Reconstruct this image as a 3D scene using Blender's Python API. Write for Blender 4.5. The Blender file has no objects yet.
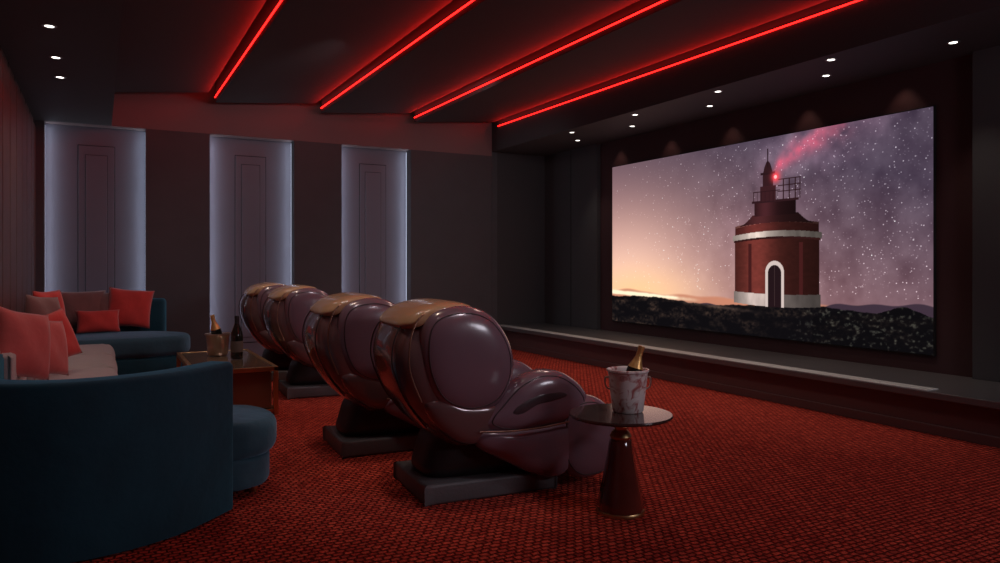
import bpy, math, random
import numpy as np
from mathutils import Vector, Matrix
random.seed(4); RNG=np.random.RandomState(7)
scene=bpy.context.scene
scene.view_settings.view_transform='Standard'
scene.view_settings.look='None'

# ------------------------------------------------------------------ materials
def mat(name,col,rough=.6,metal=0,coat=0,sheen=0,bump=0,bscale=40,var=0,vscale=3,spec=.5,trans=0,sheencol=None,coatr=.1):
    m=bpy.data.materials.new(name); m.use_nodes=True; nt=m.node_tree; N=nt.nodes; L=nt.links
    b=N['Principled BSDF']
    b.inputs['Base Color'].default_value=(*col,1); b.inputs['Roughness'].default_value=rough
    b.inputs['Metallic'].default_value=metal; b.inputs['Coat Weight'].default_value=coat
    b.inputs['Coat Roughness'].default_value=coatr
    b.inputs['Sheen Weight'].default_value=sheen
    b.inputs['Specular IOR Level'].default_value=spec
    b.inputs['Transmission Weight'].default_value=trans
    if sheencol: b.inputs['Sheen Tint'].default_value=(*sheencol,1)
    tc=N.new('ShaderNodeTexCoord')
    if var>0:
        n=N.new('ShaderNodeTexNoise'); n.inputs['Scale'].default_value=vscale; n.inputs['Detail'].default_value=5
        L.new(tc.outputs['Object'],n.inputs['Vector'])
        mx=N.new('ShaderNodeMix'); mx.data_type='RGBA'
        mx.inputs[6].default_value=(*[c*(1-var) for c in col],1)
        mx.inputs[7].default_value=(*[min(1,c*(1+var)) for c in col],1)
        L.new(n.outputs['Fac'],mx.inputs[0]); L.new(mx.outputs[2],b.inputs['Base Color'])
    if bump>0:
        n=N.new('ShaderNodeTexNoise'); n.inputs['Scale'].default_value=bscale; n.inputs['Detail'].default_value=4
        L.new(tc.outputs['Object'],n.inputs['Vector'])
        bp=N.new('ShaderNodeBump'); bp.inputs['Strength'].default_value=bump; bp.inputs['Distance'].default_value=.01
        L.new(n.outputs['Fac'],bp.inputs['Height']); L.new(bp.outputs['Normal'],b.inputs['Normal'])
    return m
def emis(name,col,st):
    m=bpy.data.materials.new(name); m.use_nodes=True
    b=m.node_tree.nodes['Principled BSDF']
    b.inputs['Base Color'].default_value=(*[c*.5 for c in col],1)
    b.inputs['Emission Color'].default_value=(*col,1); b.inputs['Emission Strength'].default_value=st
    return m

M={}
M['ceil']=mat('ceiling_paint',(.095,.096,.102),.75,bump=.1,bscale=60,spec=.15)
M['soff']=mat('soffit_paint',(.085,.085,.090),.6,bump=.1,bscale=60,spec=.3)
M['lintel']=mat('lintel_paint',(.24,.17,.175),.7,bump=.1,bscale=60)
M['pillar']=mat('acoustic_fabric_grey',(.110,.108,.120),.85,sheen=.15,bump=.3,bscale=300,var=.12)
M['panel']=mat('mauve_wall_panel',(.20,.185,.235),.6,bump=.08,bscale=80,var=.05)
M['wood']=mat('dark_wood_panelling',(.13,.070,.060),.42,bump=.1,bscale=30,var=.3,vscale=5)
M['groove']=mat('shadow_groove',(.01,.009,.01),.8)
M['scrwall']=mat('screen_wall_fabric',(.075,.071,.077),.75,bump=.2,bscale=300)
M['scrframe']=mat('burgundy_screen_surround',(.065,.024,.028),.7,bump=.2,bscale=250)
M['stagetop']=mat('stage_lacquer',(.12,.112,.118),.3,coat=.4,var=.1)
M['inlay']=mat('pale_stage_edge_inlay',(.80,.79,.79),.3,coat=.4)
M['stagefront']=mat('stage_front_panel',(.12,.055,.055),.5,bump=.1)
M['led']=emis('red_led',(1,.010,.008),6)
M['ledw']=emis('white_led',(.72,.80,1),1.2)
M['dl']=emis('downlight_lens',(1,.93,.85),5)
M['dlring']=mat('downlight_trim_metal',(.3,.3,.3),.4,metal=.7)
M['leather']=mat('plum_leather',(.200,.120,.150),.26,coat=1,bump=.02,bscale=160,var=.10,coatr=.15)
M['recess_shade']=mat('plum_recess_shade',(.060,.038,.045),.3,coat=.4)  # dark tone paints the shadow of the arm recess
M['shell']=mat('bronze_lacquer_shell',(.175,.098,.098),.22,metal=.2,coat=1,var=.1,coatr=.10)
M['tan']=mat('tan_leather_and_lit_crown',(.56,.34,.19),.26,coat=.5,bump=.03,bscale=120,var=.15)  # pillow leather; on the crown pad this tan is a painted highlight
M['pad']=mat('quilted_leather_pad',(.10,.07,.07),.5,bump=.2,bscale=90)
M['trim']=mat('chair_piping',(.30,.16,.11),.3,metal=.7)
M['seam']=mat('stitched_seam',(.035,.020,.022),.5)
M['black']=mat('black_plastic',(.022,.020,.022),.45,bump=.1)
M['basegrey']=mat('charcoal_base_plastic',(.12,.115,.12),.5,bump=.2,bscale=50)
M['vblue']=mat('teal_velvet',(.008,.072,.108),.85,sheen=.8,bump=.9,bscale=9,var=.5,vscale=3,sheencol=(.12,.50,.72))
M['vblue2']=mat('slate_blue_velvet',(.03,.10,.14),.8,sheen=1,bump=1,bscale=9,var=.4,vscale=5,sheencol=(.3,.58,.8))
M['vgrey']=mat('taupe_velvet',(.46,.42,.41),.85,sheen=.4,bump=.4,bscale=16,var=.15,vscale=5)
M['cred']=mat('coral_red_velvet',(.74,.060,.050),.8,sheen=.4,bump=.5,bscale=14,var=.2,vscale=6)
M['cpink']=mat('rose_velvet',(.66,.13,.12),.8,sheen=.5,bump=.5,bscale=14,var=.2,vscale=6)
M['cbrown']=mat('mauve_velvet',(.26,.13,.12),.8,sheen=.4,bump=.5,bscale=14,var=.2,vscale=6)
M['brass']=mat('brushed_brass',(.70,.46,.22),.35,metal=1,var=.15,vscale=8)
M['bronze']=mat('bronze_table_case',(.28,.19,.12),.3,metal=.6,var=.3,vscale=4)
M['smoke']=mat('bronze_mirror_glass',(.22,.15,.09),.18,metal=.4,coat=.6)
M['tabletop']=mat('polished_dark_wood',(.060,.032,.028),.16,coat=.6,var=.4,vscale=9)
M['amber']=mat('ruby_table_glass',(.13,.026,.018),.1,coat=1,var=.3,vscale=7)
M['bottle']=mat('bottle_glass',(.010,.014,.010),.08,coat=.8)
M['foil']=mat('gold_foil',(.90,.54,.20),.4,metal=.8,bump=.3,bscale=60)
M['label']=mat('bottle_label',(.14,.12,.10),.6)
M['steel']=mat('bucket_steel',(.7,.62,.55),.28,metal=.9)
M['ice']=mat('ice_cubes',(.7,.72,.75),.15,trans=.5)

# bucket: red reflections painted into the white ceramic
m=bpy.data.materials.new('white_ceramic_red_reflections'); m.use_nodes=True; nt=m.node_tree
b=nt.nodes['Principled BSDF']; n=nt.nodes.new('ShaderNodeTexNoise'); n.inputs['Scale'].default_value=17; n.inputs['Detail'].default_value=6; n.inputs['Distortion'].default_value=1.6
r=nt.nodes.new('ShaderNodeValToRGB'); r.color_ramp.elements[0].position=.34; r.color_ramp.elements[0].color=(.50,.18,.17,1)
r.color_ramp.elements[1].position=.49; r.color_ramp.elements[1].color=(.9,.84,.82,1)
tc=nt.nodes.new('ShaderNodeTexCoord'); nt.links.new(tc.outputs['Object'],n.inputs['Vector'])
nt.links.new(n.outputs['Fac'],r.inputs['Fac']); nt.links.new(r.outputs['Color'],b.inputs['Base Color']); b.inputs['Roughness'].default_value=.25
M['bucket_reflections']=m

# carpet
m=bpy.data.materials.new('red_woven_carpet'); m.use_nodes=True; nt=m.node_tree; N=nt.nodes; L=nt.links
b=N['Principled BSDF']; b.inputs['Roughness'].default_value=.95; b.inputs['Sheen Weight'].default_value=.12; b.inputs['Sheen Tint'].default_value=(1,.3,.2,1); b.inputs['Specular IOR Level'].default_value=.05
tc=N.new('ShaderNodeTexCoord'); mp=N.new('ShaderNodeMapping'); mp.inputs['Rotation'].default_value=(0,0,math.radians(0))
L.new(tc.outputs['Object'],mp.inputs['Vector'])
br=N.new('ShaderNodeTexBrick'); br.inputs['Scale'].default_value=1; br.inputs['Brick Width'].default_value=.050; br.inputs['Row Height'].default_value=.037
br.inputs['Mortar Size'].default_value=.010; br.inputs['Mortar Smooth'].default_value=1; br.offset=.5
br.inputs['Color1'].default_value=(.70,.090,.056,1); br.inputs['Color2'].default_value=(.42,.042,.030,1); br.inputs['Mortar'].default_value=(.085,.006,.006,1)
nz=N.new('ShaderNodeTexNoise'); nz.inputs['Scale'].default_value=70; nz.inputs['Detail'].default_value=4
L.new(tc.outputs['Object'],nz.inputs['Vector'])
nz2=N.new('ShaderNodeTexNoise'); nz2.inputs['Scale'].default_value=24
L.new(tc.outputs['Object'],nz2.inputs['Vector'])
av=N.new('ShaderNodeVectorMath'); av.operation='MULTIPLY_ADD'; av.inputs[1].default_value=(.028,.028,0)
L.new(nz2.outputs['Color'],av.inputs[0]); L.new(mp.outputs['Vector'],av.inputs[2]); L.new(av.outputs[0],br.inputs['Vector'])
mx=N.new('ShaderNodeMix'); mx.data_type='RGBA'; mx.blend_type='MULTIPLY'; mx.inputs[0].default_value=.8
L.new(br.outputs['Color'],mx.inputs[6]); L.new(nz.outputs['Fac'],mx.inputs[7])
mul=N.new('ShaderNodeMix'); mul.data_type='RGBA'; mul.blend_type='MULTIPLY'; mul.inputs[0].default_value=1; mul.inputs[7].default_value=(1.7,1.7,1.7,1)
L.new(mx.outputs[2],mul.inputs[6]); L.new(mul.outputs[2],b.inputs['Base Color'])
bp=N.new('ShaderNodeBump'); bp.inputs['Strength'].default_value=.9; bp.inputs['Distance'].default_value=.012; bp.invert=True
L.new(br.outputs['Fac'],bp.inputs['Height']); L.new(bp.outputs['Normal'],b.inputs['Normal'])
M['carpet']=m

# ------------------------------------------------------------------ mesh helpers
def link(o,parent=None):
    scene.collection.objects.link(o)
    if parent is not None: o.parent=parent
    return o
def mesh(name,v,f,mt,parent=None,smooth=True,ang=40):
    me=bpy.data.meshes.new(name); me.from_pydata([tuple(p) for p in v],[],f); me.update()
    import bmesh
    bm=bmesh.new(); bm.from_mesh(me); bmesh.ops.recalc_face_normals(bm,faces=bm.faces); bm.to_mesh(me); bm.free()
    if smooth:
        me.shade_smooth(); me.set_sharp_from_angle(angle=math.radians(ang))
    if mt: me.materials.append(mt)
    return link(bpy.data.objects.new(name,me),parent)
def empty(name,loc=(0,0,0),rot=0,parent=None):
    e=bpy.data.objects.new(name,None); e.location=loc; e.rotation_euler=(0,0,rot); e.empty_display_size=.2
    return link(e,parent)
def box(name,x0,x1,y0,y1,z0,z1,mt,parent=None,bev=0):
    v=[(x,y,z) for x in(x0,x1) for y in(y0,y1) for z in(z0,z1)]
    f=[(0,1,3,2),(4,6,7,5),(0,4,5,1),(2,3,7,6),(0,2,6,4),(1,5,7,3)]
    o=mesh(name,v,f,mt,parent,smooth=False)
    if bev>0:
        md=o.modifiers.new('bevel','BEVEL'); md.width=bev; md.segments=3
    return o
def spline(pts,closed=True,n=8):
    P=[Vector(p) for p in pts]; out=[]; k=len(P)
    rng=range(k if closed else k-1)
    for i in rng:
        if closed: a,b_,c,d=P[(i-1)%k],P[i],P[(i+1)%k],P[(i+2)%k]
        else: a,b_,c,d=P[max(i-1,0)],P[i],P[i+1],P[min(i+2,k-1)]
        for j in range(n):
            t=j/n
            out.append(.5*((2*b_)+(c-a)*t+(2*a-5*b_+4*c-d)*t*t+(-a+3*b_-3*c+d)*t**3))
    if not closed: out.append(P[-1])
    return out
def lathe(name,prof,mt,parent=None,seg=40,loc=(0,0,0)):
    v=[];f=[];n=len(prof)
    for i in range(seg):
        a=2*math.pi*i/seg
        for r_,z in prof: v.append((loc[0]+r_*math.cos(a),loc[1]+r_*math.sin(a),loc[2]+z))
    for i in range(seg):
        for j in range(n-1):
            a=i*n+j; b_=((i+1)%seg)*n+j
            f.append((a,b_,b_+1,a+1))
    o=mesh(name,v,f,mt,parent)
    return o
def pad(name,prof,yc,hw,mt,parent=None,p=2.8,rings=22,seam=None):
    """pillow-like solid: side profile (x,z) swelled across y. seam=(scale,side): stitched line lying on the surface"""
    C=spline([(a,0,c) for a,c in prof],True,8); K=len(C)
    cx=sum(c.x for c in C)/K; cz=sum(c.z for c in C)/K
    v=[];f=[]
    for i in range(1,rings):
        th=-math.pi/2+math.pi*i/rings
        s=abs(math.cos(th))**(2/p); y=math.copysign(abs(math.sin(th))**(2/p),math.sin(th))
        for c in C: v.append((cx+(c.x-cx)*s,yc+hw*y,cz+(c.z-cz)*s))
    R=rings-1
    for i in range(R-1):
        for j in range(K):
            f.append((i*K+j,i*K+(j+1)%K,(i+1)*K+(j+1)%K,(i+1)*K+j))
    v.append((cx,yc-hw,cz)); v.append((cx,yc+hw,cz))
    for j in range(K):
        f.append((len(v)-2,(j+1)%K,j)); f.append((len(v)-1,(R-1)*K+j,(R-1)*K+(j+1)%K))
    if seam:
        s,side=seam; y=yc+side*hw*(1-s**p)**(1/p)
        tube(name+'_seam',[(cx+(c.x-cx)*s,y,cz+(c.z-cz)*s) for c in C],.0035,M['seam'],parent,True,1)
    return mesh(name,v,f,mt,parent,ang=80)
def tube(name,pts,rad,mt,parent=None,closed=False,n=6):
    cu=bpy.data.curves.new(name,'CURVE'); cu.dimensions='3D'; cu.bevel_depth=rad; cu.bevel_resolution=3
    P=spline(pts,closed,n); s=cu.splines.new('POLY'); s.points.add(len(P)-1)
    for i,q in enumerate(P): s.points[i].co=(*q,1)
    s.use_cyclic_u=closed; cu.materials.append(mt); cu.use_fill_caps=True
    return link(bpy.data.objects.new(name,cu),parent)
def slab(name,ctrl,z0,z1,mt,parent=None,r=.05,crown=.02,n=8):
    P=[(q.x,q.y) for q in spline([(a,c,0) for a,c in ctrl],True,n)]; K=len(P)
    cx=sum(x for x,y in P)/K; cy=sum(y for x,y in P)/K
    xm=max(abs(x-cx) for x,y in P); ym=max(abs(y-cy) for x,y in P)
    def inset(d): return [(cx+(x-cx)*(1-d/xm),cy+(y-cy)*(1-d/ym)) for x,y in P]
    rings=[]
    for k in range(5):
        a=math.pi/2*k/4; rings.append((r*(1-math.sin(a)),z0+r*(1-math.cos(a))))
    for k in range(6):
        a=math.pi/2*k/5; rings.append((r*(1-math.cos(a)),z1-r*(1-math.sin(a))))
    v=[];f=[]
    for d,z in rings:
        v+=[(x,y,z) for x,y in inset(d)]
    last=inset(r)
    for s,q in ((.85,.55),(.6,.85),(.25,1)): v+=[(cx+(x-cx)*s,cy+(y-cy)*s,z1+crown*q) for x,y in last]
    R=len(rings)+3
    for i in range(R-1):
        for j in range(K): f.append((i*K+j,i*K+(j+1)%K,(i+1)*K+(j+1)%K,(i+1)*K+j))
    f.append(tuple(range(K))); f.append(tuple((R-1)*K+j for j in range(K)))
    return mesh(name,v,f,mt,parent,ang=60)
def sweep(name,ctrl,w,z0,z1,mt,parent=None,r=.05):
    """rounded wall (sofa back) following a plan path"""
    P=spline([(a,c,0) for a,c in ctrl],False,8)
    sec=[]
    hw=w/2
    for cx,cz,a0 in((hw-r,z0+r*.3,-90),(hw-r,z1-r,0),(-hw+r,z1-r,90),(-hw+r,z0+r*.3,180)):
        rr=r if cz>z0+.1 else r*.3
        for k in range(6):
            a=math.radians(a0+90*k/5); sec.append((cx+rr*math.cos(a)+(0 if rr==r else (r-rr)*(1 if cx>0 else -1)),cz+rr*math.sin(a)))
    mz=(z0+z1)/2
    items=[]; n=len(P)
    def tan(i):
        a=P[max(i-1,0)];c=P[min(i+1,n-1)]; return (c-a).normalized()
    for i in range(n): items.append((P[i],tan(i),1,0))
    pre=[];post=[]
    for k in range(1,5):
        a=math.pi/2*k/4; ins=r*.9*(1-math.cos(a)); ext=r*.9*math.sin(a)
        pre.insert(0,(P[0]-tan(0)*ext,tan(0),1,ins)); post.append((P[-1]+tan(n-1)*ext,tan(n-1),1,ins))
    items=pre+items+post
    v=[];f=[];K=len(sec)
    for p,t,s,ins in items:
        nx,ny=-t.y,t.x
        for a,z in sec:
            aa=a*(hw-ins)/hw; zz=mz+(z-mz)*((z1-mz)-ins)/(z1-mz)
            v.append((p.x+nx*aa,p.y+ny*aa,zz))
    for i in range(len(items)-1):
        for j in range(K): f.append((i*K+j,i*K+(j+1)%K,(i+1)*K+(j+1)%K,(i+1)*K+j))
    f.append(tuple(range(K))); f.append(tuple((len(items)-1)*K+j for j in range(K)))
    return mesh(name,v,f,mt,parent,ang=60)
def cushion(name,w,h,t,mt,loc,rot):
    n=18; v=[];f=[]
    for side in(1,-1):
        for i in range(n+1):
            for j in range(n+1):
                a=-1+2*i/n; c=-1+2*j/n
                th=t/2*((1-a**4)*(1-c**4))**.5*(.75+.25*math.cos(a*1.5)*math.cos(c*1.5))
                px=w/2*a*(1-.07*(1-c*c)); pz=h/2*c*(1-.07*(1-a*a))
                v.append((px,side*th+.006*math.sin(5*a+3*c),pz))
    for s in(0,1):
        o=s*(n+1)**2
        for i in range(n):
            for j in range(n):
                q=o+i*(n+1)+j; f.append((q,q+1,q+n+2,q+n+1))
    me=mesh(name,v,f,mt,None,ang=180)
    import bmesh
    bm=bmesh.new(); bm.from_mesh(me.data); bmesh.ops.remove_doubles(bm,verts=bm.verts,dist=.0008)
    bmesh.ops.recalc_face_normals(bm,faces=bm.faces); bm.to_mesh(me.data); bm.free()
    me.location=loc; me.rotation_euler=[math.radians(a) for a in rot]
    return me
def spot(name,loc,target,energy,col,ang,blend=.6,size=.04,parent=None):
    l=bpy.data.lights.new(name,'SPOT'); l.energy=energy; l.color=col; l.spot_size=math.radians(ang); l.spot_blend=blend; l.shadow_soft_size=size
    o=bpy.data.objects.new(name,l); link(o,parent); o.location=loc
    d=Vector(target)-Vector(loc); o.rotation_euler=d.to_track_quat('-Z','Y').to_euler()
    return o

# ------------------------------------------------------------------ room shell
XL=-.75; XS=7.1; YB=11.3; YR=-1.6; ZT=4.05
box('floor',XL-.1,XS+.1,YR-.1,YB+.5,-.1,0,M['carpet'])
# ceiling: stepped tilted panels with open coves holding red LED strips
xs=[1.43,2.93,4.43,5.95]
v=[];f=[]
def quad(a,b_,c,d):
    i=len(v); v.extend([a,b_,c,d]); f.append((i,i+1,i+2,i+3))
YE=YB-.22
secs=[(.14,1.34)]+[(xs[i],xs[i+1]-.09) for i in range(3)]
for x0,x1 in secs:
    z0,z1=3.69,3.82
    quad((x0,YR,z0),(x1,YR,z1),(x1,YE,z1),(x0,YE,z0))
    quad((x0,YR,z0),(x0,YR,3.99),(x0,YE,3.99),(x0,YE,z0))
    quad((x1,YR,z1),(x1,YR,3.99),(x1,YE,3.99),(x1,YE,z1))
    quad((x0,YE,z0),(x1,YE,z1),(x1,YE,3.99),(x0,YE,3.99))
quad((XL,YR,3.99),(XS,YR,3.99),(XS,YB,3.99),(XL,YB,3.99))
o=mesh('ceiling',v,f,M['ceil'],None,smooth=False)
for i,x in enumerate(xs):
    ls=box('led_strip_light',x-.014,x-.002,YR+.05,YE-.02,3.750,3.763,M['led'])
    l=bpy.data.lights.new('cove_wash','AREA'); l.shape='RECTANGLE'; l.size=YE-YR-.1; l.size_y=.010; l.energy=24; l.color=(1,.02,.015)
    lo=bpy.data.objects.new('cove_wash',l); link(lo,ls)
    zax=-Vector((-1,0,.8)).normalized(); xax=Vector((0,1,0)); yax=zax.cross(xax)
    lo.matrix_local=Matrix.Translation((x-.018,(YE+YR)/2,3.764))@Matrix((xax,yax,zax)).transposed().to_4x4()
# soffits
box('soffit_screen_side',5.95,XS+.1,YR,YB+.01,3.35,ZT,M['soff'])
box('soffit_left_side',XL-.1,.14,YR,YB,3.28,ZT,M['soff'])
# back wall
wb=empty('wall_back')
box('lintel',XL,5.95,YB,YB+.4,3.28,ZT,M['lintel'],wb)
box('end_wall',6.05,XS+.1,YB,YB+.4,0,3.36,M['scrwall'],wb)
box('backing',XL,6.1,YB+.42,YB+.5,0,3.3,M['panel'],wb)
pil=[(XL,-.64),(.56,1.386),(2.58,3.31),(4.46,5.95)]
for k,(a,c) in enumerate(pil):
    box('pillar_%d'%k,a,c,YB,YB+.2,0,3.28,M['pillar'],wb)
box('pillar_return',5.95,6.05,YB-.01,YB+.2,0,3.36,M['pillar'],wb)
for k,(a,c) in enumerate([(-.64,.56),(1.386,2.58),(3.31,4.46)]):
    box('alcove_panel_%d'%k,a-.12,c+.12,YB+.22,YB+.30,0,3.28,M['panel'],wb)
    mid=(a+c)/2
    box('field_groove_%d'%k,mid-.225,mid+.225,YB+.216,YB+.22,.24,3.03,M['groove'],wb)
    box('raised_field_%d'%k,mid-.215,mid+.215,YB+.205,YB+.222,.25,3.02,M['panel'],wb,.003)
    box('core_groove_%d'%k,mid-.135,mid+.135,YB+.202,YB+.206,.32,2.90,M['groove'],wb)
    box('raised_core_%d'%k,mid-.128,mid+.128,YB+.192,YB+.21,.327,2.893,M['panel'],wb,.003)
    for s,xx in((1,a),(-1,c)):
        box('edge_light_%d'%k,xx+(-.02 if s>0 else 0),xx+(0 if s>0 else .02),YB+.202,YB+.215,.02,3.26,M['ledw'],wb)
        l=bpy.data.lights.new('alcove_glow','AREA'); l.shape='RECTANGLE'; l.size=.012; l.size_y=3.1; l.energy=2.4; l.color=(.75,.87,1)
        lo=bpy.data.objects.new('alcove_glow',l); link(lo,wb); lo.location=(xx+s*.004,YB+.14,1.7)
        d=Vector((s*1,.12,0)); zax=-d.normalized(); yax=Vector((0,0,1)); xax=yax.cross(zax)
        lo.matrix_local=Matrix.Translation(lo.location)@Matrix((xax,yax,zax)).transposed().to_4x4()
# left wall
wl=empty('wall_left')
box('wall_body',XL-.1,XL,YR,YB+.4,0,3.3,M['wood'],wl)
y=YR+.2
while y<YB-.1:
    box('panel_joint',XL,XL+.004,y,y+.012,0.1,3.28,M['groove'],wl)
    box('panel_face',XL,XL+.018,y+.03,y+.57,0.12,3.2,M['wood'],wl,.006)
    y+=.6
box('baseboard_left',XL,XL+.025,YR,YB,0,.1,M['wood'])
box('wall_rear',XL-.1,XS+.1,YR-.1,YR,0,ZT,M['pillar'])
# screen wall
ws=empty('wall_screen')
box('wall_body',XS,XS+.12,YR,YB+.4,0,3.4,M['scrframe'],ws)
for a,c in((9.72,YB),(YR,3.9)):
    box('side_panel',XS-.08,XS,a,c,.36,3.35,M['scrwall'],ws,.004)
for yy in (10.45,3.2,2.4,1.6):
    box('panel_joint',XS-.085,XS-.079,yy,yy+.012,.37,3.34,M['groove'],ws)
# stage
st=empty('stage_platform')
box('stage_top',6.0,XS,YR,YB,.30,.36,M['stagetop'],st,.008)
box('edge_inlay',6.02,6.17,3.70,YB-.02,.355,.366,M['inlay'],st,.003)
box('stage_front',6.07,XS,YR,YB,.0,.30,M['stagefront'],st)
box('stage_kick',6.04,6.08,YR,YB,.0,.08,M['stagefront'],st,.005)
# ------------------------------------------------------------------ screen picture
W,H=5.08,2.40; nx,ny=900,422
xx,yy=np.meshgrid(np.linspace(0,W,nx),np.linspace(0,H,ny))
def vnoise(sx_,octv=4,seed=1,sy_=None):
    sy_=sy_ or sx_
    out=np.zeros_like(xx); amp=1; tot=0
    for o_ in range(octv):
        r_=np.random.RandomState(seed+o_); g=r_.rand(400,400)
        X=(xx*sx_*2**o_)%398; Y=(yy*sy_*2**o_)%398
        i=X.astype(int); j=Y.astype(int); fx=X-i; fy=Y-j; fx=fx*fx*(3-2*fx); fy=fy*fy*(3-2*fy)
        out+=amp*((g[j,i]*(1-fx)+g[j,i+1]*fx)*(1-fy)+(g[j+1,i]*(1-fx)+g[j+1,i+1]*fx)*fy); tot+=amp; amp*=.5
    return out/tot
def C(r,g,b_): return np.array([r,g,b_],float)/255
def lerp(a,b_,t): return a+(b_-a)*t[...,None]
img=np.zeros((ny,nx,3))
base=lerp(np.broadcast_to(C(154,112,114),img.shape),np.broadcast_to(C(72,60,76),img.shape),np.clip((yy-.3)/2.2+ (xx-2.4)/7,0,1))
d=np.exp(-((xx-.35)/1.85)**2-((yy-.45)/1.25)**2)
img=lerp(base,np.broadcast_to(C(248,200,178),img.shape),np.clip(d*1.0,0,1))
d2=np.exp(-((xx-.6)/1.2)**2-((yy-.45)/.36)**2)
img=lerp(img,np.broadcast_to(C(255,202,150),img.shape),np.clip(d2*.95,0,1))
n1=vnoise(2.2,5,3); n2=vnoise(5,5,20)
dist=((xx-3.17)*(-.49)+(yy-1.92)*.87)
mw=np.exp(-((dist-.02)/.40)**2)*np.clip((xx-2.2)/1.0,0,1)
img+= (n2-.5)[...,None]*.17*np.clip((xx-1)/2.5,0,1)[...,None]
img+= (mw*(n1-.33)*.72)[...,None]*C(255,205,222)
al=((xx-3.17)*.87+(yy-1.92)*.49)
pk=np.exp(-((dist-.05-.04*np.sin(al*5))/(.05+.12*np.clip(al,0,2)))**2)*np.clip(al*8,0,1)*np.exp(-(np.clip(al,0,9)/1.1)**2)*np.clip((n2-.22)*2.6,0,1.3)
img=lerp(img,np.broadcast_to(C(232,92,120),img.shape),np.clip(pk,0,.88))
for k in range(1900):
    sx=int(nx*(RNG.rand()**.6)); sy=int(ny*(.22+.78*RNG.rand()))
    if sx<1 or sx>nx-3 or sy>ny-3: continue
    br_=RNG.rand()**3*.5+.07
    img[sy,sx:sx+2]+=br_; img[sy+1,sx:sx+1]+=br_*.5
    if RNG.rand()<.025: img[sy:sy+2,sx:sx+2]+=.35
def under(line,col,soft=.008):
    global img
    t=np.clip((line-yy)/soft,0,1); img=lerp(img,col if isinstance(col,np.ndarray) and col.ndim==3 else np.broadcast_to(col,img.shape),t)
hx=xx[0:1,:]
under(.47+.06*np.exp(-((hx-.45)/.28)**2)+.01*np.sin(hx*9)-.03*np.clip(hx-2,0,1),C(196,130,104),.03)
under(.36+.12*np.exp(-((hx-4.9)/.6)**2)+.07*np.exp(-((hx-4.1)/.35)**2)+.012*np.sin(hx*13),C(60,46,58),.01)
cl=np.exp(-((yy-.430+.03*(xx-.8))/.026)**2)*np.clip((2.0-xx)/1.2,0,1)*(.4+1.5*vnoise(9,3,50))
img=lerp(img,np.broadcast_to(C(255,240,205),img.shape),np.clip(cl*1.5,0,1))
# ground: grassy, rocky headland
gn=vnoise(4,5,70,13); gn2=vnoise(26,4,90,34)
gcol=lerp(np.broadcast_to(C(14,12,15),img.shape),np.broadcast_to(C(86,66,54),img.shape),np.clip((gn-.42)*3.2,0,1)*np.clip((gn2-.3)*2,0,1)*np.clip(1.15-xx/6,.3,1)*.8)
gcol=lerp(gcol,np.broadcast_to(C(100,100,88),img.shape),np.clip((gn2-.58)*4,0,1)*np.clip((xx-3.2)/.8,0,1)*.7)
line=.375+.02*np.sin(hx*2.1)+.04*(vnoise(10,3,33)[40:41,:])-.03*np.clip((hx-3.8)*2,0,1)
under(line-.03*np.exp(-((hx-2.1)/.5)**2),gcol,.012)
bush=(yy<.26+.11*np.clip((xx-3.7)/.5,0,1)+.05*np.sin(xx*8+1)*np.clip((xx-3.7),0,1)+.05*gn)&(xx>3.7)
img[bush]=gcol[bush]*.85
path=np.exp(-((yy-.34+.05*(xx-2))/.02)**2)*np.clip(1-abs(xx-2.2)/.9,0,1)*gn
img=lerp(img,np.broadcast_to(C(120,96,84),img.shape),np.clip(path*.9,0,1))
# lighthouse
cx=3.17
def shade(hw):
    u=np.clip((xx-cx)/hw,-1,1); return .52+.5*np.exp(-((u+.45)/.42)**2)-.2*np.clip(u,0,1)
def paint(mask,col,sh=None):
    c=np.broadcast_to(col,img.shape)
    if sh is not None: c=c*sh[...,None]
    img[mask]=c[mask]
brick=.90+.2*vnoise(16,4,120,30)
curve=lambda y0,h: y0+h*(1-((xx-cx)/.66)**2)
paint((abs(xx-cx)<.625)&(yy>curve(.40,-.03))&(yy<1.24),C(112,50,44),shade(.62)*brick)
stain=.80+.3*vnoise(14,4,200,6)
paint((abs(xx-cx)<.64)&(yy>curve(.40,-.03))&(yy<curve(.54,-.02)),C(206,186,178),shade(.64)*stain)
for q in(-.38,.38):
    paint((abs(xx-cx-q)<.025)&(yy>.53)&(yy<1.13),C(66,27,27))
paint((abs(xx-cx)<.66)&(yy>curve(1.17,.04))&(yy<curve(1.235,.045)),C(232,212,200),shade(.66)*stain)
paint((abs(xx-cx)<.64)&(yy>curve(1.145,.04))&(yy<curve(1.17,.04)),C(48,22,22))
paint((abs(xx-cx)<.62)&(yy>=curve(1.235,.045))&(yy<curve(1.33,.06)),C(104,46,42),shade(.62)*brick)
paint((abs(xx-cx)<.62)&(yy>=curve(1.32,.06))&(yy<curve(1.345,.06)),C(150,92,84),shade(.62))
t_=np.clip((yy-1.36)/.12,0,1); hwd=.54-.20*t_**.6
paint((abs(xx-cx)<hwd)&(yy>=curve(1.33,.05))&(yy<1.48),C(74,36,38),shade(.5))
paint((abs(xx-cx+.0)<.31)&(yy>=1.46)&(yy<1.64),C(70,34,38),shade(.32))
paint((abs(xx-cx+.0)<.35)&(yy>=1.62)&(yy<1.65),C(46,24,28))
tx=3.07
paint((abs(xx-tx)<.12)&(yy>1.64)&(yy<1.82),C(56,28,32))
paint((abs(xx-tx)<.08)&(yy>1.82)&(yy<1.98),C(50,26,30))
paint((abs(xx-tx)<.11)&(yy>1.96)&(yy<1.985),C(40,22,26))
paint((abs(xx-tx)<.07*np.clip((2.12-yy)/.13,0,1)**.5)&(yy>1.98)&(yy<2.12),C(46,24,28))
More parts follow.
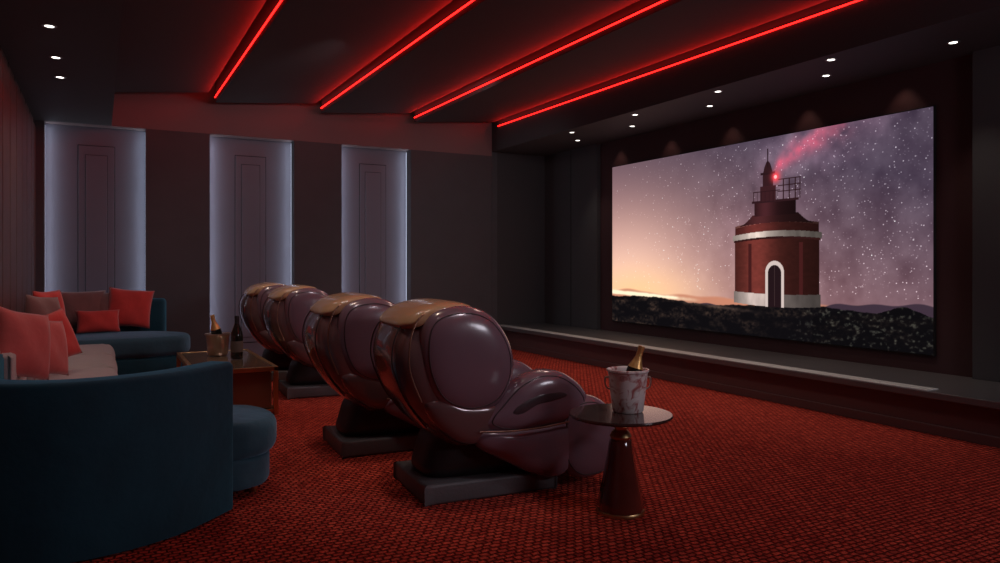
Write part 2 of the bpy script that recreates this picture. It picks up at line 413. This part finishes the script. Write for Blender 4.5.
paint((abs(xx-tx)<.009)&(yy>2.05)&(yy<2.27),C(36,20,24))
for q in(3.30,3.385,3.47,3.535): paint((abs(xx-q)<.007)&(yy>1.64)&(yy<1.89),C(44,22,26))
for q in(1.74,1.81,1.885): paint((abs(yy-q)<.006)&(xx>3.22)&(xx<3.545),C(44,22,26))
for q in np.arange(2.85,3.24,.06): paint((abs(xx-q)<.004)&(yy>1.62)&(yy<1.76),C(44,22,26))
paint((abs(yy-1.76)<.005)&(xx>2.84)&(xx<3.25),C(44,22,26))
arch=lambda hw,top:(abs(xx-cx)<hw)&(yy>.37)&(yy<top-hw+np.sqrt(np.clip(hw**2-(xx-cx)**2,0,1)))
paint(arch(.140,.92),C(204,186,180)); paint(arch(.100,.87),C(34,20,24)); paint((abs(xx-cx)<.004)&(yy>.38)&(yy<.86),C(70,52,52))
gl=np.exp(-(((xx-3.185)**2+(yy-1.92)**2)/.0040)); img=lerp(img,np.broadcast_to(C(255,70,80),img.shape),np.clip(gl*1.1,0,1))
img[((xx-3.185)**2+(yy-1.92)**2)<.0005]=C(255,190,190)
img=np.clip(img,0,1)
lin=np.where(img<=.04045,img/12.92,((img+.055)/1.055)**2.4)
vx=np.stack([np.full(xx.size,0.),(-xx).ravel(),yy.ravel()],1)
idx=np.arange(nx*ny).reshape(ny,nx)
fc=np.stack([idx[:-1,:-1],idx[1:,:-1],idx[1:,1:],idx[:-1,1:]],-1).reshape(-1,4)
me=bpy.data.meshes.new('screen_surface')
me.vertices.add(len(vx)); me.vertices.foreach_set('co',vx.astype(np.float32).ravel())
me.loops.add(fc.size); me.loops.foreach_set('vertex_index',fc.ravel().astype(np.int32))
me.polygons.add(len(fc)); me.polygons.foreach_set('loop_start',np.arange(0,fc.size,4,dtype=np.int32)); 
me.update(calc_edges=True); me.validate()
ca=me.color_attributes.new('picture','FLOAT_COLOR','POINT')
ca.data.foreach_set('color',np.concatenate([lin.reshape(-1,3),np.ones((nx*ny,1))],1).astype(np.float32).ravel())
m=bpy.data.materials.new('projected_lighthouse_picture'); m.use_nodes=True; nt=m.node_tree; nt.nodes.clear()
at=nt.nodes.new('ShaderNodeAttribute'); at.attribute_name='picture'; em=nt.nodes.new('ShaderNodeEmission'); em.inputs['Strength'].default_value=1.12
ou=nt.nodes.new('ShaderNodeOutputMaterial'); nt.links.new(at.outputs['Color'],em.inputs['Color']); nt.links.new(em.outputs[0],ou.inputs[0])
me.materials.append(m)
ps=empty('projection_screen',(XS-.03,9.37,.53))
link(bpy.data.objects.new('screen_surface',me),ps)
box('screen_backing',.002,.028,-W-.01,.01,-.01,H+.01,M['groove'],ps)

# ------------------------------------------------------------------ downlights
def downlight(x,y,z,e=0,tgt=None,ang=70,col=(1,.86,.72)):
    r_=empty('recessed_downlight',(x,y,z))
    lathe('trim_ring',[(.035,0),(.035,-.006),(.054,-.006),(.056,0)],M['dlring'],r_,28)
    lathe('lens',[(0,-.003),(.034,-.003)],M['dl'],r_,24)
    if e: spot('downlight_beam',(0,0,-.02),tgt or (0,0,-3),e,col,ang,.7,.03,r_)
for yy_ in(3.81,5.1,6.75,8.25,9.6):
    downlight(6.57,yy_,3.35,14)
for k in range(4):
    downlight(6.10,4.68+1.46*k,3.35,38 if k==0 else 18,ang=60)
for yy_ in(5.4,6.8,7.8,8.6): downlight(-.35,yy_,3.28,10,ang=80)
for yy_ in(4.6,5.75,6.9,8.05,9.2): spot('wall_washer',(6.93,yy_,3.33),(7.05,yy_,2.6),2.4,(1,.65,.5),75,.8,.02)

# ------------------------------------------------------------------ massage chairs
def chair(loc,rot):
    r_=empty('massage_chair',loc,rot)
    # base
    slab('floor_base',[(-.42,-.27),(-.36,-.30),(.36,-.30),(.42,-.27),(.42,.27),(.36,.30),(-.36,.30),(-.42,.27)],0,.12,M['basegrey'],r_,.02,.004,4)
    pad('pedestal',[(-.32,.1),(.3,.1),(.34,.3),(.1,.42),(-.25,.42),(-.36,.25)],0,.24,M['black'],r_,3.5)
    # back shell (outer lacquered shell behind the sitter)
    pad('back_shell',[(-.28,1.170),(-.45,1.130),(-.585,1.00),(-.61,.82),(-.53,.60),(-.38,.42),(-.18,.28),(-.02,.34),(-.10,.6),(-.14,.9),(-.14,1.12)],0,.365,M['shell'],r_,3.4)
    # shoulder / head wings
    wing=[(-.35,1.145),(-.18,1.160),(-.03,1.105),(.08,.97),(.125,.82),(.10,.67),(.0,.55),(-.19,.52),(-.36,.60),(-.45,.77),(-.47,.95),(-.44,1.08)]
    for s in(-1,1):
        pad('head_wing',wing,s*.285,.135,M['leather'],r_,3.2,26,(.86,s))
        pad('lumbar_wing',[(-.36,.64),(-.20,.60),(.0,.58),(.06,.53),(.02,.44),(-.10,.34),(-.24,.36),(-.38,.48),(-.44,.60)],s*.285,.10,M['shell'],r_,3.0)
    # tan pad on the hood top: warm overhead light put into its colour
    pad('crown_highlight',[(-.565,1.050),(-.51,1.115),(-.42,1.160),(-.28,1.184),(-.15,1.172),(-.10,1.145),(-.2,1.11),(-.40,1.08),(-.51,1.02)],0,.340,M['tan'],r_,4.2)
    # cushions inside
    pad('back_cushion',[(-.18,1.08),(-.06,1.02),(-.0,.80),(.06,.55),(.12,.44),(-.05,.36),(-.22,.5),(-.28,.8)],0,.21,M['pad'],r_,3)
    pad('head_pillow',[(-.14,1.08),(-.03,1.06),(.02,.96),(-.02,.87),(-.12,.88)],0,.17,M['tan'],r_,3)
    pad('seat_cushion',[(-.08,.50),(.2,.53),(.42,.56),(.48,.48),(.4,.38),(.0,.36),(-.12,.40)],0,.22,M['pad'],r_,3)
    pad('seat_tub',[(-.30,.42),(-.1,.30),(.1,.2),(.4,.16),(.5,.3),(.46,.46),(.2,.44),(-.1,.46)],0,.34,M['shell'],r_,3)
    for s in(-1,1):
        pad('arm_pod',[(-.10,.45),(.0,.58),(.14,.70),(.30,.755),(.46,.73),(.60,.63),(.64,.52),(.52,.43),(.30,.40),(.08,.39)],s*.305,.112,M['leather'],r_,3.0,24,(.84,s))
        pad('side_shell',[(-.12,.42),(.04,.43),(.30,.44),(.48,.45),(.58,.36),(.56,.20),(.44,.09),(.26,.12),(.02,.24),(-.12,.33)],s*.300,.120,M['leather'],r_,3.0,24)
        pad('leg_pod',[(.46,.52),(.60,.58),(.74,.54),(.85,.42),(.89,.28),(.84,.13),(.70,.065),(.54,.07),(.44,.18),(.42,.36)],s*.305,.128,M['leather'],r_,3.0,24,(.86,s))
        tube('arm_piping',[(-.12,s*.395,.425),(.08,s*.424,.418),(.30,s*.428,.425),(.46,s*.420,.44)],.005,M['trim'],r_)
        pad('arm_recess_shade_patch',[(.08,.52),(.14,.575),(.26,.625),(.40,.63),(.46,.60),(.38,.575),(.24,.555),(.13,.505)],s*.404,.015,M['recess_shade'],r_,3,12)  # thin dark patch, recess shadow put into its colour
        tube('wing_piping',[(-.47,s*.372,.62),(-.535,s*.36,.80),(-.53,s*.352,.97),(-.475,s*.33,1.09),(-.40,s*.325,1.13)],.005,M['trim'],r_)
        tube('shell_seam',[(-.515,s*.22,1.085),(-.585,s*.235,.98),(-.603,s*.24,.82),(-.52,s*.235,.61),(-.39,s*.22,.44)],.0045,M['seam'],r_)
    for s in(-1,0,1):
        pad('calf_wall',[(.44,.50),(.60,.50),(.74,.40),(.84,.22),(.80,.10),(.64,.09),(.50,.2),(.42,.36)],s*.155,.05 if s==0 else .07,M['pad'],r_,3)
    pad('leg_rest_back',[(.40,.46),(.52,.44),(.64,.3),(.70,.12),(.56,.09),(.40,.2),(.34,.36)],0,.24,M['pad'],r_,4)
    return r_
chair((2.10,4.24,0),math.radians(-4))
chair((1.98,5.52,0),math.radians(-3))
chair((2.16,8.10,0),math.radians(-3))
chair((2.12,9.40,0),math.radians(-3))

# ------------------------------------------------------------------ bottles, bucket, tables
def bottle(name,loc,tilt=(0,0,0),parent=None,k=1,foil=True):
    r_=empty(name,loc,0,parent); r_.rotation_euler=[math.radians(a) for a in tilt]
    lathe('glass_body',[(0,0),(.040*k,0),(.044*k,.006),(.044*k,.165*k),(.040*k,.195*k),(.026*k,.232*k),(.0165*k,.262*k),(.0145*k,.30*k),(0,.30*k)],M['bottle'],r_,28)
    lathe('foil_neck',[(.0,.318*k),(.017*k,.318*k),(.0185*k,.305*k),(.0165*k,.295*k),(.0172*k,.262*k),(.027*k,.232*k),(.0405*k,.198*k),(.039*k,.196*k)] if foil else [(.0,.318*k),(.017*k,.318*k),(.0185*k,.305*k),(.0165*k,.295*k),(.0172*k,.262*k)],M['foil'] if foil else M['black'],r_,28)
    lathe('label',[(.0445*k,.05*k),(.0448*k,.052*k),(.0448*k,.13*k),(.0445*k,.132*k)],M['label'],r_,28)
    return r_
# side table
T=(2.60,3.37)
s_=empty('side_table',(T[0],T[1],0))
lathe('table_top',[(0,.538),(.275,.538),(.288,.543),(.292,.551),(.288,.560),(0,.562)],M['tabletop'],s_,64)
lathe('collar',[(.05,.538),(.075,.53),(.05,.515),(.036,.50),(.034,.47),(.05,.455),(.062,.43),(.05,.41),(.036,.40)],M['brass'],s_,32)
lathe('flared_base',[(.0,.42),(.05,.42),(.062,.405),(.070,.36),(.080,.30),(.096,.22),(.116,.12),(.130,.06),(.134,.03),(.130,.008),(.12,0),(0,0)],M['amber'],s_,10)
lathe('base_ring',[(.126,0),(.136,.0),(.138,.012),(.134,.02),(.126,.018)],M['brass'],s_,40)
bz=.5625
bk=empty('ice_bucket',(T[0]+.06,T[1]+.01,bz))
lathe('bucket_body',[(0,0),(.080,0),(.088,.008),(.098,.09),(.107,.17),(.113,.225),(.121,.232),(.121,.242),(.112,.244),(.104,.236),(.098,.16),(.085,.03),(0,.025)],M['bucket_reflections'],bk,48)
lathe('ice_fill',[(0,.20),(.06,.205),(.100,.19)],M['ice'],bk,16)
for sgn in(-1,1):
    c_=math.cos(math.radians(-28)); sn=math.sin(math.radians(-28))
    pts=[(rr*sgn*c_,rr*sgn*sn,z_) for rr,z_ in((.108,.195),(.126,.196),(.131,.17),(.124,.14),(.104,.128))]
    tube('handle',pts,.005,M['steel'],bk)
bottle('champagne_bottle',(T[0]+.045,T[1]+.02,bz+.05),(0,17,-28),k=1.06)

# coffee table
ct=empty('coffee_table',(1.10,7.90,0))
hx_,hy=.35,.80
box('top_glass',-hx_+.02,hx_-.02,-hy+.02,hy-.02,.43,.448,M['smoke'],ct)
for sx in(-1,1):
    box('top_rail',sx*hx_-.02,sx*hx_+.02,-hy-.02,hy+.02,.41,.452,M['brass'],ct,.003)
    box('low_rail',sx*hx_-.012,sx*hx_+.012,-hy,hy,.03,.055,M['brass'],ct,.003)
    for sy in(-1,1):
        box('leg',sx*hx_-.02,sx*hx_+.02,sy*hy-.02,sy*hy+.02,0,.41,M['brass'],ct,.003)
for sy in(-1,1):
    box('top_rail',-hx_-.02,hx_+.02,sy*hy-.02,sy*hy+.02,.411,.451,M['brass'],ct,.003)
    box('low_rail',-hx_,hx_,sy*hy-.012,sy*hy+.012,.03,.055,M['brass'],ct,.003)
box('lower_shelf',-hx_+.01,hx_-.01,-hy+.01,hy-.01,.035,.05,M['smoke'],ct)
box('inner_box',-hx_+.03,hx_-.03,-hy+.04,hy-.04,.052,.405,M['bronze'],ct,.01)
b2=empty('ice_bucket',(1.09,8.25,.453))
lathe('bucket_body',[(0,0),(.09,0),(.098,.008),(.108,.10),(.118,.21),(.128,.22),(.128,.23),(.114,.23),(.095,.03),(0,.02)],M['steel'],b2,40)
bottle('champagne_bottle',(1.12,8.25,.49),(4,-13,0),k=1.25)
bottle('wine_bottle',(1.22,7.86,.453),(0,0,0),k=1.36,foil=False)

# ------------------------------------------------------------------ sofa
so=empty('curved_sectional_sofa')
nearseat=[(-.50,5.36),(-.55,4.9),(-.48,4.46),(-.28,4.24),(.0,4.18),(.30,4.32),(.58,4.56),(.80,4.58),(.95,4.70),(1.0,4.98),(.88,5.26),(.55,5.34),(.1,5.38)]
slab('near_plinth',[(.1+(x-.1)*.95,4.8+(y_-4.8)*.93) for x,y_ in nearseat],.06,.24,M['vblue2'],so,.03,0)
slab('near_seat',nearseat,.245,.46,M['vblue2'],so,.07,.02)
sweep('near_back',[(-.60,5.5),(-.62,4.75),(-.50,4.30),(-.25,4.10),(.0,4.08),(.3,4.20),(.60,4.48)],.17,.01,.85,M['vblue'],so,.03)
sweep('wall_back_rest',[(-.62,5.6),(-.62,7.5),(-.62,9.8)],.15,.04,.90,M['vgrey'],so,.06)
for k in range(4):
    y0=5.42+k*1.12; y1=y0+1.09
    slab('mid_plinth_%d'%k,[(-.5,y0+.04),(-.46,y0),(.04,y0),(.10,y0+.05),(.10,y1-.05),(.04,y1),(-.46,y1),(-.5,y1-.04)],.05,.24,M['vgrey'],so,.02,0)
    slab('mid_seat_%d'%k,[(-.5,y0+.06),(-.44,y0),(.06,y0),(.14,y0+.08),(.14,y1-.08),(.06,y1),(-.44,y1),(-.5,y1-.06)],.245,.47,M['vgrey'],so,.07,.03)
    slab('mid_back_pad_%d'%k,[(-.56,y0+.04),(-.55,y0+.02),(-.50,y0+.03),(-.47,y0+.1),(-.47,y1-.1),(-.50,y1-.03),(-.55,y1-.02),(-.56,y1-.04)],.46,.84,M['vgrey'],so,.02,.01)
farseat=[(-.50,9.92),(.15,9.90),(.60,9.92),(.90,10.04),(1.03,10.32),(.97,10.62),(.72,10.86),(.3,10.98),(-.2,11.0),(-.5,10.8),(-.58,10.4)]
slab('far_plinth',[(x*.97,10.45+(y_-10.45)*.96) for x,y_ in farseat],.05,.27,M['vblue'],so,.03,0)
slab('far_seat',farseat,.275,.52,M['vblue2'],so,.07,.02)
sweep('far_back',[(-.62,9.85),(-.62,10.5),(-.50,10.92),(-.2,11.08),(.3,11.1),(.74,10.98)],.17,.04,.95,M['vblue'],so,.05)
for x,y_ in((.84,4.75),(.82,5.1),(.9,10.2),(.85,10.6),(0.,9.98),(.05,5.3),(-.4,5.2),(-.4,10.3)):
    lathe('sofa_foot',[(0,0),(.018,0),(.024,.07),(0,.07)],M['brass'],so,16,(x,y_,0))
# throw cushions
cu=[('cbrown',.60,.52,.17,(-.22,10.86,.82),(-14,0,8)),
    ('cbrown',.50,.48,.16,(.10,10.90,.82),(-14,0,-4)),
    ('cred',.50,.30,.15,(-.02,10.62,.69),(-22,0,6)),
    ('cred',.54,.52,.16,(.34,10.80,.84),(-18,6,-6)),
    ('cpink',.42,.46,.15,(-.44,5.75,.88),(-12,12,48)),
    ('cred',.42,.42,.14,(-.34,7.15,.80),(-18,-12,48)),
    ('cpink',.42,.44,.14,(-.36,6.55,.78),(-14,8,52)),
    ('cbrown',.42,.46,.14,(-.44,7.8,.90),(-10,6,55)),
    ('cred',.40,.46,.14,(-.44,8.7,.92),(-10,0,55))]
for c_,w,h,t,l_,r_ in cu: cushion('throw_cushion',w,h,t,M[c_],l_,r_)

# ------------------------------------------------------------------ lights
for x,y_,e in((1.30,4.1,44),(1.25,5.4,44),(1.30,8.0,46),(1.26,9.3,32)):
    spot('added_ceiling_spot',(x,y_,3.66),(1.75,y_+.1,1.1),e,(1,.80,.62),46,.9,.08)  # added for warm highlights on the hood tops, no fixture in the ceiling
for x,y_,e in((4.25,5.2,46),(4.25,6.8,74),(4.1,9.0,42)):
    spot('added_ceiling_spot',(x,y_,3.66),(x-.2,y_,0),e,(1,.74,.62),116,1,.2)  # added warm fill for the carpet, unseen source
for x,y_,e in((.9,2.2,5),(.9,5.6,22),(.9,8.8,24)):
    spot('added_ceiling_spot',(x,y_,3.66),(x-.2,y_+.3,0),e,(1,.90,.88),140,1,.2)  # added neutral fill down the sofa side, unseen source
for x,y_,tx_,ty_,e in((2.7,2.0,2.1,4.2,46),(1.25,3.9,1.9,5.5,18),(2.7,6.2,2.1,8.1,46)):
    spot('added_ceiling_spot',(x,y_,3.66),(tx_,ty_,.7),e,(1,.90,1),40,.9,.14)  # added cool spots to put highlights on the chair sides
spot('added_ceiling_spot',(2.8,2.7,3.66),(2.66,3.37,.6),16,(1,.90,.84),20,.9,.08)  # added to brighten the side table and its bucket
spot('added_ceiling_spot',(2.2,7.6,3.64),(2.4,11.3,1.6),36,(1,.88,.9),104,1,.2)  # added fill aimed at the back wall pillars and panels
spot('added_ceiling_spot',(3.9,8.0,3.60),(6.0,11.3,1.3),30,(1,.88,.9),96,1,.2)  # added fill for the corner beside the stage
l=bpy.data.lights.new('added_rear_fill','AREA'); l.shape='RECTANGLE'; l.size=1.7; l.size_y=.7; l.energy=50; l.color=(.92,.88,1)  # added unseen fill behind the camera for chair-side highlights
o=bpy.data.objects.new('added_rear_fill',l); link(o); o.location=(4.7,YR+.1,2.65); o.rotation_euler=(Vector((2.8,6.0,.9))-Vector(o.location)).to_track_quat('-Z','Y').to_euler()
w=bpy.data.worlds.new('world'); scene.world=w; w.use_nodes=True
w.node_tree.nodes['Background'].inputs[0].default_value=(.02,.018,.02,1)

# ------------------------------------------------------------------ camera
cam=bpy.data.cameras.new('camera'); cam.lens=26.64; cam.sensor_width=36; cam.shift_y=-.0165; cam.clip_start=.05
co=bpy.data.objects.new('camera',cam); link(co); co.location=(0,0,1.4); co.rotation_euler=(math.radians(90),0,math.radians(-28.4))
scene.camera=co
